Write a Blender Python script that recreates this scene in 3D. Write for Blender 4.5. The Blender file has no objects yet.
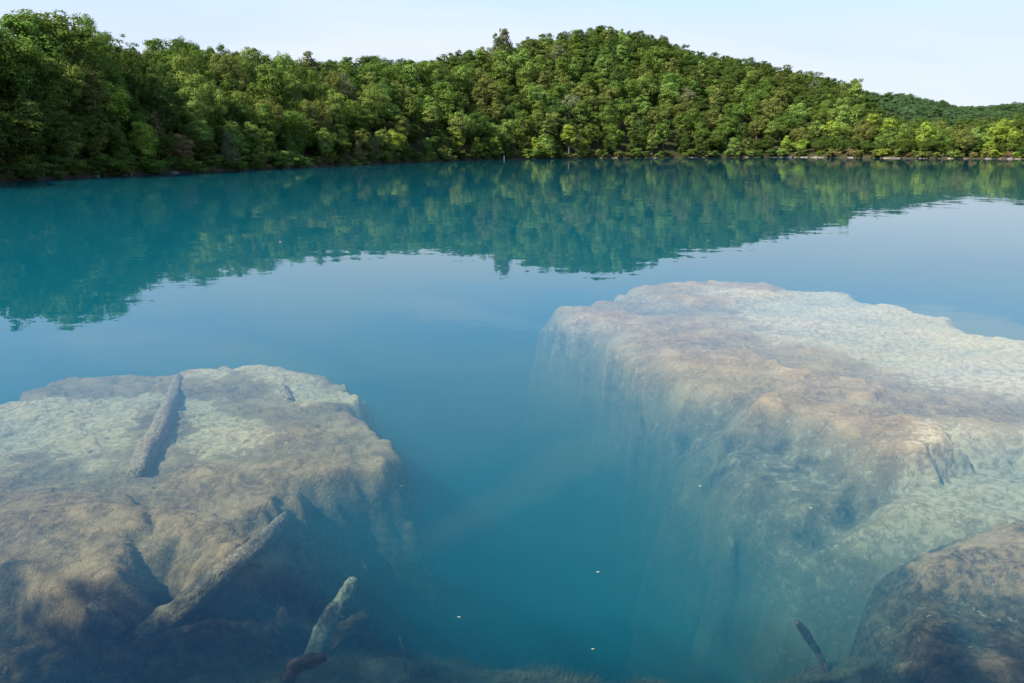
import bpy, math, random
import numpy as np
from mathutils import Vector

random.seed(7)
rng = np.random.default_rng(7)
R = math.radians
scene = bpy.context.scene
col = scene.collection

# ------------------------------------------------------------------ camera
F = 796.0; W, H = 1024, 683
PITCH = R(13.6); CAMH = 4.5
cam_d = bpy.data.cameras.new('camera'); cam = bpy.data.objects.new('camera', cam_d); col.objects.link(cam)
cam_d.sensor_width = 36.0; cam_d.lens = F / W * 36.0
cam_d.clip_start = 0.1; cam_d.clip_end = 12000
cam.location = (0, 0, CAMH); cam.rotation_euler = (math.pi/2 - PITCH, 0, 0)
scene.camera = cam

# ------------------------------------------------------------------ sky, sun, exposure
SUN_EL = R(44); SUN_AZ = R(-120)          # azimuth clockwise from the view direction (+Y); negative = to the left
world = bpy.data.worlds.new('World'); scene.world = world; world.use_nodes = True
nt = world.node_tree; nt.nodes.clear()
def N(t, typ, **kw):
    n = t.nodes.new(typ)
    for k, v in kw.items(): setattr(n, k, v)
    return n
sky = N(nt, 'ShaderNodeTexSky', sky_type='NISHITA', sun_disc=False)
sky.sun_elevation = SUN_EL; sky.sun_rotation = SUN_AZ; sky.altitude = 200
sky.air_density = 1.1; sky.dust_density = 1.6; sky.ozone_density = 2.6
tc = N(nt, 'ShaderNodeTexCoord')
# thin cirrus: streaky noise on a plane far overhead (direction divided by its height)
sep = N(nt, 'ShaderNodeSeparateXYZ'); nt.links.new(tc.outputs['Generated'], sep.inputs[0])
mz = N(nt, 'ShaderNodeMath', operation='ADD'); nt.links.new(sep.outputs['Z'], mz.inputs[0]); mz.inputs[1].default_value = 0.30
dx = N(nt, 'ShaderNodeMath', operation='DIVIDE'); nt.links.new(sep.outputs['X'], dx.inputs[0]); nt.links.new(mz.outputs[0], dx.inputs[1])
dy = N(nt, 'ShaderNodeMath', operation='DIVIDE'); nt.links.new(sep.outputs['Y'], dy.inputs[0]); nt.links.new(mz.outputs[0], dy.inputs[1])
comb = N(nt, 'ShaderNodeCombineXYZ'); nt.links.new(dx.outputs[0], comb.inputs[0]); nt.links.new(dy.outputs[0], comb.inputs[1])
mp = N(nt, 'ShaderNodeMapping'); nt.links.new(comb.outputs[0], mp.inputs['Vector'])
mp.inputs['Rotation'].default_value = (0, 0, R(-50)); mp.inputs['Scale'].default_value = (0.5, 1.3, 1); mp.inputs['Location'].default_value = (0.35, 0.1, 0)
cn = N(nt, 'ShaderNodeTexNoise'); cn.inputs['Scale'].default_value = 1.1; cn.inputs['Detail'].default_value = 5; cn.inputs['Roughness'].default_value = 0.55
cn.inputs['Distortion'].default_value = 0.3
nt.links.new(mp.outputs[0], cn.inputs['Vector'])
cr = N(nt, 'ShaderNodeMapRange'); cr.inputs['From Min'].default_value = 0.42; cr.inputs['From Max'].default_value = 0.66
cr.inputs['To Min'].default_value = 0.0; cr.inputs['To Max'].default_value = 0.45
nt.links.new(cn.outputs['Fac'], cr.inputs['Value'])
veil = N(nt, 'ShaderNodeMix', data_type='RGBA'); veil.inputs[0].default_value = 0.45      # thin high veil over the whole sky
veil.inputs[7].default_value = (3.25, 3.62, 4.35, 1)
tint = N(nt, 'ShaderNodeMix', data_type='RGBA', blend_type='MULTIPLY'); tint.inputs[0].default_value = 1.0
nt.links.new(sky.outputs[0], tint.inputs[6]); tint.inputs[7].default_value = (0.74, 1.0, 1.36, 1)
nt.links.new(tint.outputs[2], veil.inputs[6])
vf = N(nt, 'ShaderNodeMapRange', interpolation_type='SMOOTHSTEP'); nt.links.new(sep.outputs['Z'], vf.inputs['Value'])
for k_, v_ in (('From Min', 0.11), ('From Max', 0.25), ('To Min', 0.90), ('To Max', 0.05)): vf.inputs[k_].default_value = v_
nt.links.new(vf.outputs[0], veil.inputs[0])
cm = N(nt, 'ShaderNodeMix', data_type='RGBA'); cm.inputs[7].default_value = (4.4, 4.4, 4.55, 1)
nt.links.new(cr.outputs[0], cm.inputs[0]); nt.links.new(veil.outputs[2], cm.inputs[6])
# three soft wisps of cirrus higher up (centre azimuth and elevation, half length, half width, tilt, all in degrees)
last = cm.outputs[2]
for (caz, cel, hl, hw, tilt, amt) in ((2.0, 23.5, 9.0, 1.2, -28, 0.16), (-3.0, 11.6, 5.0, 0.7, 8, 0.14), (33.0, 11.8, 7.0, 1.2, 10, 0.45), (-22.0, 14.0, 8.0, 1.6, 15, 0.18)):
    ca, ce, tt_ = R(caz), R(cel), R(tilt)
    c = Vector((math.sin(ca)*math.cos(ce), math.cos(ca)*math.cos(ce), math.sin(ce)))
    e1 = Vector((math.cos(ca), -math.sin(ca), 0)); e2 = c.cross(e1) * -1
    if e2.z < 0: e2 = -e2
    u = e1*math.cos(tt_) + e2*math.sin(tt_); v = e2*math.cos(tt_) - e1*math.sin(tt_)
    sq = []
    for ax, sz in ((u, R(hl)), (v, R(hw))):
        d_ = N(nt, 'ShaderNodeVectorMath', operation='DOT_PRODUCT'); nt.links.new(tc.outputs['Generated'], d_.inputs[0]); d_.inputs[1].default_value = ax
        w_ = N(nt, 'ShaderNodeMath', operation='MULTIPLY_ADD'); nt.links.new(cn.outputs['Fac'], w_.inputs[0]); w_.inputs[1].default_value = 0.05; nt.links.new(d_.outputs['Value'], w_.inputs[2])
        k_ = N(nt, 'ShaderNodeMath', operation='SUBTRACT'); nt.links.new(w_.outputs[0], k_.inputs[0]); k_.inputs[1].default_value = 0.025
        m_ = N(nt, 'ShaderNodeMath', operation='DIVIDE'); nt.links.new(k_.outputs[0], m_.inputs[0]); m_.inputs[1].default_value = sz
        p_ = N(nt, 'ShaderNodeMath', operation='POWER'); nt.links.new(m_.outputs[0], p_.inputs[0]); p_.inputs[1].default_value = 2; sq.append(p_)
    a_ = N(nt, 'ShaderNodeMath', operation='ADD'); nt.links.new(sq[0].outputs[0], a_.inputs[0]); nt.links.new(sq[1].outputs[0], a_.inputs[1])
    g_ = N(nt, 'ShaderNodeMapRange', interpolation_type='SMOOTHERSTEP'); nt.links.new(a_.outputs[0], g_.inputs['Value'])
    g_.inputs['From Min'].default_value = 0; g_.inputs['From Max'].default_value = 2.2; g_.inputs['To Min'].default_value = amt; g_.inputs['To Max'].default_value = 0
    dd_ = N(nt, 'ShaderNodeVectorMath', operation='DOT_PRODUCT'); nt.links.new(tc.outputs['Generated'], dd_.inputs[0]); dd_.inputs[1].default_value = c
    f_ = N(nt, 'ShaderNodeMath', operation='GREATER_THAN'); nt.links.new(dd_.outputs['Value'], f_.inputs[0]); f_.inputs[1].default_value = 0.3
    q_ = N(nt, 'ShaderNodeMath', operation='MULTIPLY'); nt.links.new(g_.outputs[0], q_.inputs[0]); nt.links.new(f_.outputs[0], q_.inputs[1])
    x_ = N(nt, 'ShaderNodeMix', data_type='RGBA'); nt.links.new(q_.outputs[0], x_.inputs[0]); nt.links.new(last, x_.inputs[6]); x_.inputs[7].default_value = (6.5, 6.2, 6.0, 1)
    last = x_.outputs[2]
bg = N(nt, 'ShaderNodeBackground'); bg.inputs['Strength'].default_value = 0.122
nt.links.new(last, bg.inputs['Color'])
wo = N(nt, 'ShaderNodeOutputWorld'); nt.links.new(bg.outputs[0], wo.inputs['Surface'])

sun_d = bpy.data.lights.new('sun', 'SUN'); sun_d.energy = 5.0; sun_d.angle = R(0.55); sun_d.color = (1.0, 0.94, 0.84)
sun = bpy.data.objects.new('sun', sun_d); col.objects.link(sun)
sdir = Vector((math.sin(SUN_AZ)*math.cos(SUN_EL), math.cos(SUN_AZ)*math.cos(SUN_EL), math.sin(SUN_EL)))
sun.rotation_euler = (-sdir).to_track_quat('-Z', 'Y').to_euler()

vs = scene.view_settings
vs.view_transform = 'Standard'; vs.look = 'None'; vs.exposure = 0.95; vs.gamma = 1.0; vs.use_curve_mapping = False
cy = scene.cycles
cy.use_denoising = True; cy.max_bounces = 8; cy.diffuse_bounces = 2; cy.glossy_bounces = 3; cy.transmission_bounces = 3
cy.transparent_max_bounces = 8; cy.volume_bounces = 1; cy.caustics_reflective = False; cy.caustics_refractive = False
cy.sample_clamp_indirect = 4.0

# ------------------------------------------------------------------ helpers
def tag(o, label=None, cat=None, group=None, kind=None):
    if label: o['label'] = label
    if cat: o['category'] = cat
    if group: o['group'] = group
    if kind: o['kind'] = kind
    return o
def link(name, me, parent=None, mats=()):
    o = bpy.data.objects.new(name, me); col.objects.link(o)
    for m in mats:
        if me is not None: me.materials.append(m)
    if parent: o.parent = parent
    return o
def npmesh(name, V, Fq, smooth=True):
    """V (n,3), Fq (m,k) with k = 3 or 4"""
    me = bpy.data.meshes.new(name)
    V = np.asarray(V, dtype=np.float32); Fq = np.asarray(Fq, dtype=np.int32)
    k = Fq.shape[1]
    me.vertices.add(len(V)); me.vertices.foreach_set('co', V.ravel())
    me.loops.add(Fq.size); me.loops.foreach_set('vertex_index', Fq.ravel())
    me.polygons.add(len(Fq)); me.polygons.foreach_set('loop_start', np.arange(0, Fq.size, k, dtype=np.int32))
    me.update(calc_edges=True)
    me.polygons.foreach_set('use_smooth', np.full(len(Fq), smooth))
    me.validate()
    return me
def vattr(me, name, arr):
    a = me.attributes.new(name, 'FLOAT', 'POINT'); a.data.foreach_set('value', np.asarray(arr, dtype=np.float32))

def ray(px, py):
    px = np.asarray(px, float); py = np.asarray(py, float)
    a = (px - W/2)/F; b = (H/2 - py)/F
    return a, math.cos(PITCH) + b*math.sin(PITCH), -math.sin(PITCH) + b*math.cos(PITCH)
def at(px, py, z=0.0):
    dx_, dy_, dz_ = ray(px, py); t = (z - CAMH)/dz_
    return dx_*t, dy_*t
def proj(x, y, z):
    zz = z - CAMH
    fw = y*math.cos(PITCH) - zz*math.sin(PITCH); up = y*math.sin(PITCH) + zz*math.cos(PITCH)
    fw = np.maximum(fw, 0.01)
    return W/2 + F*x/fw, H/2 - F*up/fw
HORIZON = H/2 - F*math.tan(PITCH)
def elev_tan(px, py):          # tangent of the elevation of a pixel, per metre of plan distance
    dx_, dy_, dz_ = ray(px, py); return dz_/np.hypot(dx_, dy_)
def px_of_az(az): return W/2 + F*np.tan(az)/math.cos(PITCH)
def az_of_px(px): return np.arctan((np.asarray(px, float)-W/2)/F*math.cos(PITCH))

# gradient noise in numpy
_perm = rng.permutation(256); _perm = np.concatenate([_perm, _perm])
_ang = rng.uniform(0, 2*np.pi, 256); _gx, _gy = np.cos(_ang), np.sin(_ang)
def pn(x, y):
    xi = np.floor(x).astype(int); yi = np.floor(y).astype(int); xf = x-xi; yf = y-yi
    u = xf*xf*xf*(xf*(xf*6-15)+10); v = yf*yf*yf*(yf*(yf*6-15)+10)
    def g(ix, iy, fx, fy):
        h = _perm[(_perm[ix & 255] + iy) & 255]; return _gx[h]*fx + _gy[h]*fy
    a = g(xi, yi, xf, yf); b = g(xi+1, yi, xf-1, yf); c = g(xi, yi+1, xf, yf-1); d = g(xi+1, yi+1, xf-1, yf-1)
    return (a*(1-u)+b*u)*(1-v) + (c*(1-u)+d*u)*v
def fbm(x, y, octv=4, gain=0.5):
    s = 0; a = 1.0
    for i in range(octv):
        s = s + a*pn(x*2**i + 17.3*i, y*2**i - 9.1*i); a *= gain
    return s
def sstep(a, b, x):
    t = np.clip((x-a)/(b-a), 0, 1); return t*t*(3-2*t)
def sdf(px, py, poly):
    """signed distance to polygon (negative inside)"""
    n = len(poly); d = np.full(px.shape, 1e9); inside = np.zeros(px.shape, bool)
    for i in range(n):
        ax, ay = poly[i]; bx_, by_ = poly[(i+1) % n]
        ex, ey = bx_-ax, by_-ay; wx, wy = px-ax, py-ay
        t = np.clip((wx*ex+wy*ey)/(ex*ex+ey*ey+1e-12), 0, 1)
        d = np.minimum(d, (wx-ex*t)**2 + (wy-ey*t)**2)
        c = ((ay > py) != (by_ > py)) & (px < (bx_-ax)*(py-ay)/(by_-ay+1e-12)+ax)
        inside ^= c
    d = np.sqrt(d); return np.where(inside, -d, d)
def world_poly(pts, z): 
    return [tuple(float(v) for v in at(p[0], p[1], z)) for p in pts]

# ------------------------------------------------------------------ material helpers
def new_mat(name):
    m = bpy.data.materials.new(name); m.use_nodes = True; t = m.node_tree; t.nodes.clear()
    return m, t, N(t, 'ShaderNodeOutputMaterial')
def mixc(t, a, b, fac):
    m = N(t, 'ShaderNodeMix', data_type='RGBA')
    for i, v in ((6, a), (7, b)):
        if isinstance(v, tuple): m.inputs[i].default_value = (*v, 1)
        else: t.links.new(v, m.inputs[i])
    if isinstance(fac, (int, float)): m.inputs[0].default_value = fac
    else: t.links.new(fac, m.inputs[0])
    return m.outputs[2]
def noise(t, scale, detail=4, rough=0.55, vec=None, dist=0.0):
    n = N(t, 'ShaderNodeTexNoise'); n.inputs['Scale'].default_value = scale; n.inputs['Detail'].default_value = detail
    n.inputs['Roughness'].default_value = rough; n.inputs['Distortion'].default_value = dist
    if vec is not None: t.links.new(vec, n.inputs['Vector'])
    return n
def mrange(t, v, a, b, c=0.0, d=1.0):
    n = N(t, 'ShaderNodeMapRange'); t.links.new(v, n.inputs['Value'])
    for k, x in zip(('From Min', 'From Max', 'To Min', 'To Max'), (a, b, c, d)): n.inputs[k].default_value = x
    return n.outputs[0]
def math_(t, op, a, b=None):
    n = N(t, 'ShaderNodeMath', operation=op)
    for i, v in enumerate((a, b)):
        if v is None: continue
        if isinstance(v, (int, float)): n.inputs[i].default_value = v
        else: t.links.new(v, n.inputs[i])
    return n.outputs[0]
def attr(t, name):
    n = N(t, 'ShaderNodeAttribute'); n.attribute_name = name; return n.outputs['Fac']

# rock of the drowned shelves: brown algal crust over pale marl
def rock_mat(name, brown=(0.195, 0.15, 0.078), dark=(0.10, 0.075, 0.045), marl=(0.37, 0.31, 0.17)):
    m, t, out = new_mat(name)
    tc = N(t, 'ShaderNodeTexCoord'); v = tc.outputs['Object']
    n1 = noise(t, 1.3, 6, 0.62, v); n2 = noise(t, 9.0, 5, 0.65, v); n3 = noise(t, 38.0, 3, 0.6, v)
    vor = N(t, 'ShaderNodeTexVoronoi'); vor.inputs['Scale'].default_value = 1.6; vor.feature = 'DISTANCE_TO_EDGE'; vor.inputs['Randomness'].default_value = 1
    wv = N(t, 'ShaderNodeVectorMath', operation='ADD'); t.links.new(v, wv.inputs[0])
    sc = N(t, 'ShaderNodeVectorMath', operation='SCALE'); t.links.new(n1.outputs['Color'], sc.inputs[0]); sc.inputs['Scale'].default_value = 0.9
    t.links.new(sc.outputs[0], wv.inputs[1]); t.links.new(wv.outputs[0], vor.inputs['Vector'])
    n4 = noise(t, 90.0, 2, 0.6, v); geo = N(t, 'ShaderNodeNewGeometry')
    b = mixc(t, dark, brown, mrange(t, n2.outputs['Fac'], 0.40, 0.60))
    b = mixc(t, b, tuple(min(1, c*1.5) for c in brown), mrange(t, n1.outputs['Fac'], 0.45, 0.7))
    b = mixc(t, b, tuple(min(1, c*1.9) for c in brown), mrange(t, n3.outputs['Fac'], 0.56, 0.72, 0.0, 0.6))
    alg_shade = math_(t, 'ADD', attr(t, 'algae_shade'), mrange(t, n1.outputs['Fac'], 0.3, 0.7, -0.4, 0.4))
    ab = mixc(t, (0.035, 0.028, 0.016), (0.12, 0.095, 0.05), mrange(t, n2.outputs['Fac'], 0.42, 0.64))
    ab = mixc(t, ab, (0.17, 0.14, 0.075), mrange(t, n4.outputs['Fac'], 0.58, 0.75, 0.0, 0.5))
    b = mixc(t, b, ab, mrange(t, alg_shade, 0.3, 0.75))
    mar = mixc(t, marl, tuple(c*0.55 for c in marl), mrange(t, n2.outputs['Fac'], 0.44, 0.64))
    mar = mixc(t, mar, tuple(c*0.6 for c in marl), mrange(t, n3.outputs['Fac'], 0.55, 0.7, 0.0, 0.4))
    cr_ = attr(t, 'crust')
    f = math_(t, 'ADD', cr_, mrange(t, n2.outputs['Fac'], 0.3, 0.7, -0.35, 0.35))
    f = math_(t, 'ADD', f, mrange(t, n3.outputs['Fac'], 0.35, 0.65, -0.08, 0.08))
    n6 = noise(t, 2.6, 5, 0.65, v); f = math_(t, 'ADD', f, mrange(t, n6.outputs['Fac'], 0.32, 0.68, -0.28, 0.28))
    f = mrange(t, f, 0.25, 0.75)
    c = mixc(t, mar, b, f)
    c = mixc(t, c, dark, mrange(t, vor.outputs['Distance'], 0.0, 0.025, 0.55, 0.0))
    bs = N(t, 'ShaderNodeBsdfDiffuse'); bs.inputs['Roughness'].default_value = 0.6; t.links.new(c, bs.inputs['Color'])
    h = math_(t, 'ADD', n2.outputs['Fac'], math_(t, 'MULTIPLY', n3.outputs['Fac'], 0.55))
    h = math_(t, 'ADD', h, math_(t, 'MULTIPLY', n4.outputs['Fac'], 0.22)); h = math_(t, 'MULTIPLY', h, mrange(t, cr_, 0.1, 0.7, 0.35, 1.0))
    h = math_(t, 'ADD', h, mrange(t, vor.outputs['Distance'], 0.0, 0.08, -0.25, 0.0))
    bp = N(t, 'ShaderNodeBump'); bp.inputs['Strength'].default_value = 0.8; bp.inputs['Distance'].default_value = 0.05
    t.links.new(h, bp.inputs['Height']); t.links.new(bp.outputs[0], bs.inputs['Normal'])
    t.links.new(bs.outputs[0], out.inputs['Surface'])
    return m
M_rockL = rock_mat('crusted_rock')
M_rockR = rock_mat('marl_rock', brown=(0.195, 0.15, 0.075), dark=(0.10, 0.08, 0.05), marl=(0.35, 0.295, 0.175))
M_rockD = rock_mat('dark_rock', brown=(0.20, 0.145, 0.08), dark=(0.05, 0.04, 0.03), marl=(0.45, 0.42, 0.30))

def simple_mat(name, c1, c2, scale=6, bump=0.3, dist=0.05):
    m, t, out = new_mat(name); tc = N(t, 'ShaderNodeTexCoord')
    n = noise(t, scale, 5, 0.6, tc.outputs['Object'])
    bs = N(t, 'ShaderNodeBsdfPrincipled'); bs.inputs['Roughness'].default_value = 0.9
    t.links.new(mixc(t, c1, c2, mrange(t, n.outputs['Fac'], 0.35, 0.65)), bs.inputs['Base Color'])
    bp = N(t, 'ShaderNodeBump'); bp.inputs['Strength'].default_value = bump; bp.inputs['Distance'].default_value = dist
    t.links.new(n.outputs['Fac'], bp.inputs['Height']); t.links.new(bp.outputs[0], bs.inputs['Normal'])
    t.links.new(bs.outputs[0], out.inputs['Surface']); return m
M_bed = simple_mat('lake_bed_marl', (0.11, 0.12, 0.06), (0.045, 0.05, 0.025), 6.0)
M_log = simple_mat('crusted_log', (0.24, 0.20, 0.11), (0.09, 0.07, 0.035), 14, 1.0, 0.08)
M_logpale = simple_mat('pale_log', (0.40, 0.40, 0.24), (0.12, 0.13, 0.06), 16, 1.0, 0.08)
M_logdark = simple_mat('dark_branch', (0.10, 0.06, 0.045), (0.035, 0.022, 0.018), 14, 0.8, 0.04)
M_weed = simple_mat('weed', (0.11, 0.11, 0.05), (0.04, 0.05, 0.022), 3)
M_stone = simple_mat('shore_rock', (0.25, 0.22, 0.18), (0.12, 0.105, 0.09), 1.2)
M_white = simple_mat('white_paint', (0.8, 0.8, 0.78), (0.7, 0.7, 0.68), 3)
M_leafy = simple_mat('floating_leaf', (0.45, 0.42, 0.3), (0.3, 0.25, 0.12), 30)
M_bark = simple_mat('bark', (0.16, 0.13, 0.10), (0.07, 0.055, 0.042), 3)
M_barkp = simple_mat('pale_bark', (0.42, 0.39, 0.35), (0.22, 0.20, 0.18), 3)

def leaf_mat(name, sat=1.0):
    m, t, out = new_mat(name)
    oi = N(t, 'ShaderNodeObjectInfo')
    v = attr(t, 'tone')            # leaf-by-leaf and spray-by-spray variation of the leaf colour itself
    hsv = N(t, 'ShaderNodeHueSaturation'); t.links.new(oi.outputs['Color'], hsv.inputs['Color'])
    t.links.new(mrange(t, oi.outputs['Random'], 0, 1, 0.485, 0.512), hsv.inputs['Hue'])
    hsv.inputs['Saturation'].default_value = sat
    t.links.new(mrange(t, math_(t, 'ADD', v, math_(t, 'MULTIPLY', oi.outputs['Random'], 0.3)), 0, 1.3, 0.62, 1.95), hsv.inputs['Value'])
    df = N(t, 'ShaderNodeBsdfDiffuse'); t.links.new(hsv.outputs[0], df.inputs['Color'])
    tr = N(t, 'ShaderNodeBsdfTranslucent')
    t.links.new(mixc(t, hsv.outputs[0], (0.16, 0.22, 0.02), 0.35), tr.inputs['Color'])
    mx = N(t, 'ShaderNodeMixShader'); mx.inputs[0].default_value = 0.34
    t.links.new(df.outputs[0], mx.inputs[1]); t.links.new(tr.outputs[0], mx.inputs[2])
    t.links.new(mx.outputs[0], out.inputs['Surface'])
    return m
M_leaf = leaf_mat('leaves')

# ------------------------------------------------------------------ water: a closed body, smooth surface over a scattering, absorbing volume
def build_water():
    m, t, out = new_mat('lake_water')
    geo = N(t, 'ShaderNodeNewGeometry'); pos = geo.outputs['Position']
    def slope(scale, amp, sx=1.0, sy=1.0, det=3):
        mpn = N(t, 'ShaderNodeMapping'); mpn.inputs['Scale'].default_value = (sx, sy, 1); t.links.new(pos, mpn.inputs['Vector'])
        n = noise(t, scale, det, 0.5, mpn.outputs[0])
        s = N(t, 'ShaderNodeVectorMath', operation='SUBTRACT'); t.links.new(n.outputs['Color'], s.inputs[0]); s.inputs[1].default_value = (0.5, 0.5, 0.5)
        k = N(t, 'ShaderNodeVectorMath', operation='MULTIPLY'); t.links.new(s.outputs[0], k.inputs[0]); k.inputs[1].default_value = (amp, amp, 0)
        return k.outputs[0]
    a = slope(0.9, 0.017, 0.6, 1.0, 2); b = slope(5.0, 0.010, 0.7, 1.0, 2)
    ad = N(t, 'ShaderNodeVectorMath', operation='ADD'); t.links.new(a, ad.inputs[0]); t.links.new(b, ad.inputs[1])
    # rippled lane of a passing breeze by the far right shore
    up = N(t, 'ShaderNodeVectorMath', operation='ADD'); t.links.new(ad.outputs[0], up.inputs[0]); up.inputs[1].default_value = (0, 0, 1)
    nm = N(t, 'ShaderNodeVectorMath', operation='NORMALIZE'); t.links.new(up.outputs[0], nm.inputs[0])
    gl = N(t, 'ShaderNodeBsdfGlossy'); gl.inputs['Roughness'].default_value = 0.012; t.links.new(nm.outputs[0], gl.inputs['Normal'])
    tr = N(t, 'ShaderNodeBsdfTransparent')
    fr = N(t, 'ShaderNodeFresnel')
    ior = N(t, 'ShaderNodeMix', data_type='FLOAT'); ior.inputs[2].default_value = 1.333; ior.inputs[3].default_value = 1/1.333
    t.links.new(geo.outputs['Backfacing'], ior.inputs[0]); t.links.new(ior.outputs[0], fr.inputs['IOR'])
    mx = N(t, 'ShaderNodeMixShader'); t.links.new(fr.outputs[0], mx.inputs[0]); t.links.new(tr.outputs[0], mx.inputs[1]); t.links.new(gl.outputs[0], mx.inputs[2])
    t.links.new(mx.outputs[0], out.inputs['Surface'])
    vsn = N(t, 'ShaderNodeVolumeScatter'); vsn.inputs['Color'].default_value = (0.015, 0.35, 0.47, 1); vsn.inputs['Density'].default_value = WATER_S
    van = N(t, 'ShaderNodeVolumeAbsorption'); van.inputs['Color'].default_value = (0.70, 0.81, 0.80, 1); van.inputs['Density'].default_value = WATER_A
    av = N(t, 'ShaderNodeAddShader'); t.links.new(vsn.outputs[0], av.inputs[0]); t.links.new(van.outputs[0], av.inputs[1])
    t.links.new(av.outputs[0], out.inputs['Volume'])
    x0, x1, y0, y1, z0, z1 = -260, 480, -30, 560, -14, 0
    V = [(x, y, z) for z in (z0, z1) for (x, y) in ((x0, y0), (x1, y0), (x1, y1), (x0, y1))]
    Fq = [(0, 3, 2, 1), (4, 5, 6, 7), (0, 1, 5, 4), (1, 2, 6, 5), (2, 3, 7, 6), (3, 0, 4, 7)]
    o = link('water', npmesh('water', V, Fq, False), mats=[m]); tag(o, 'calm teal lake water reflecting the wooded hill and pale sky', kind='structure')
WATER_S = 0.165; WATER_A = 0.95
build_water()

# ------------------------------------------------------------------ land around the lake
shore_px = np.array([-2600, -1200, -700, -350, -120, 0, 60, 130, 200, 270, 340, 400, 450, 500, 600, 700, 800, 850, 900, 1024, 1200, 1600, 2400, 4000], float)
shore_row = np.array([182, 182, 180, 177, 171.5, 168.5, 165.5, 162.8, 160.8, 159.2, 158.2, 157.4, 157.2, 157.4, 158.2, 159.2], float)
_sr = [float(np.hypot(*at(p, r))) for p, r in zip(shore_px[5:21], [181, 178.5, 175, 171.8, 168.8, 165.6, 162.8, 160.8, 159.4, 158.2, 157.6, 157.4, 157.8, 158.4, 159.0, 159.2])]
shore_d = np.array([55, 70, 85, 98, 110] + _sr + [330, 260, 200])
def S_of(px): return np.interp(px, shore_px, shore_d)
ridge = dict(
    px=np.array([-2600, -700, -120, 0, 40, 90, 130, 175, 240, 300, 350, 400, 440, 480, 520, 560, 600, 650, 700, 750, 800, 850, 880, 910, 950, 985, 1024, 1100, 1300, 4000], float),
    row=np.array([60, 40, 18, 14, 10, 14, 40, 40, 47, 55, 53, 57, 53, 45, 35, 30, 26, 31, 48, 59, 69, 81, 110, 122, 127, 120, 110, 98, 95, 110], float),
    w=np.array([40, 30, 24, 22, 22, 24, 50, 80, 95, 105, 115, 125, 135, 150, 165, 175, 180, 185, 185, 180, 170, 150, 110, 90, 85, 90, 100, 110, 120, 120], float),
    th=np.array([17]*13 + [18]*17, float))
ridge2 = dict(px=np.array([700, 800, 860, 900, 930, 960, 990, 1024, 1200], float), row=np.array([125, 98, 92, 95, 101, 108, 113, 118, 125], float), D=820.0)
ridge3 = dict(px=np.array([820, 900, 930, 965, 1000, 1024, 1100, 1400], float), row=np.array([125, 116, 110, 107, 104, 102, 98, 105], float), D=1350.0)
def ground_z(x, y):
    az = np.clip(np.arctan2(x, y), -1.35, 1.35); r = np.hypot(x, y); px = px_of_az(az)
    S = S_of(px); w = np.interp(px, ridge['px'], ridge['w']); row = np.interp(px, ridge['px'], ridge['row']); th = np.interp(px, ridge['px'], ridge['th'])
    zr = (S+w)*elev_tan(px, row) + CAMH - th
    t = (r-S)/w
    up = 1.0*sstep(-0.12, 1.12, t)*1.0
    z1 = zr*np.where(t < 1, np.clip(0.55*t + 0.45*np.clip(t,0,1)**1.2*(2-np.clip(t,0,1)), -1, 1), np.maximum(1 - 0.10*(t-1), 0.6)) + 0.6*sstep(0, 0.02, t)
    z1 = np.where(t < 0, np.maximum((r-S)*0.22, -9.0), z1)
    def hump(rd, wid, tree):
        rw = np.interp(px, rd['px'], rd['row'], left=200, right=rd['row'][-1]); zz = rd['D']*elev_tan(px, rw) + CAMH - tree
        return zz*np.exp(-((r-rd['D'])/wid)**2)
    z = np.where(t > 0, np.maximum(z1, np.maximum(hump(ridge2, 200, 13), hump(ridge3, 260, 13))), z1)
    z = z + np.where(t > 0, fbm(x/45, y/45, 3)*3.0*np.clip(t*2, 0, 1), fbm(x/8, y/8, 2)*0.3)
    return z
def build_terrain():
    azs = np.radians(np.linspace(-78, 78, 420))
    px = px_of_az(azs); S = S_of(px)
    tt = np.concatenate([np.linspace(-45, -4, 10), np.linspace(-3, 3, 13), np.linspace(5, 40, 15), np.linspace(46, 260, 44), np.linspace(280, 1000, 36), np.linspace(1100, 3500, 12)])
    RR = S[None, :] + tt[:, None]; RR = np.maximum(RR, 8)
    X = RR*np.sin(azs)[None, :]; Y = RR*np.cos(azs)[None, :]
    Z = ground_z(X, Y)
    n, m = X.shape; idx = np.arange(n*m).reshape(n, m)
    Fq = np.stack([idx[:-1, :-1], idx[:-1, 1:], idx[1:, 1:], idx[1:, :-1]], -1).reshape(-1, 4)
    me = npmesh('hills', np.stack([X, Y, Z], -1).reshape(-1, 3), Fq)
    m_, t, out = new_mat('forest_floor'); geo = N(t, 'ShaderNodeNewGeometry')
    sp = N(t, 'ShaderNodeSeparateXYZ'); t.links.new(geo.outputs['Position'], sp.inputs[0])
    n1 = noise(t, 0.35, 5, 0.6, geo.outputs['Position']); n2 = noise(t, 0.05, 3, 0.6, geo.outputs['Position'])
    floor = mixc(t, (0.045, 0.036, 0.02), (0.035, 0.042, 0.014), n1.outputs['Fac'])
    n5 = noise(t, 0.09, 3, 0.6, geo.outputs['Position'])
    stony = mixc(t, (0.05, 0.042, 0.028), (0.22, 0.18, 0.13), math_(t, 'MULTIPLY', mrange(t, n5.outputs['Fac'], 0.5, 0.58), mrange(t, sp.outputs['X'], 20, 120, 0.12, 1.0)))
    lim = math_(t, 'ADD', sp.outputs['Z'], mrange(t, n2.outputs['Fac'], 0.35, 0.65, 0.3, -0.3))
    c = mixc(t, stony, floor, mrange(t, lim, 0.25, 0.45))
    bs = N(t, 'ShaderNodeBsdfDiffuse'); t.links.new(c, bs.inputs['Color']); t.links.new(bs.outputs[0], out.inputs['Surface'])
    o = link('hills', me, mats=[m_]); tag(o, 'low wooded hills sloping up from the lake shore', kind='structure')
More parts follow.
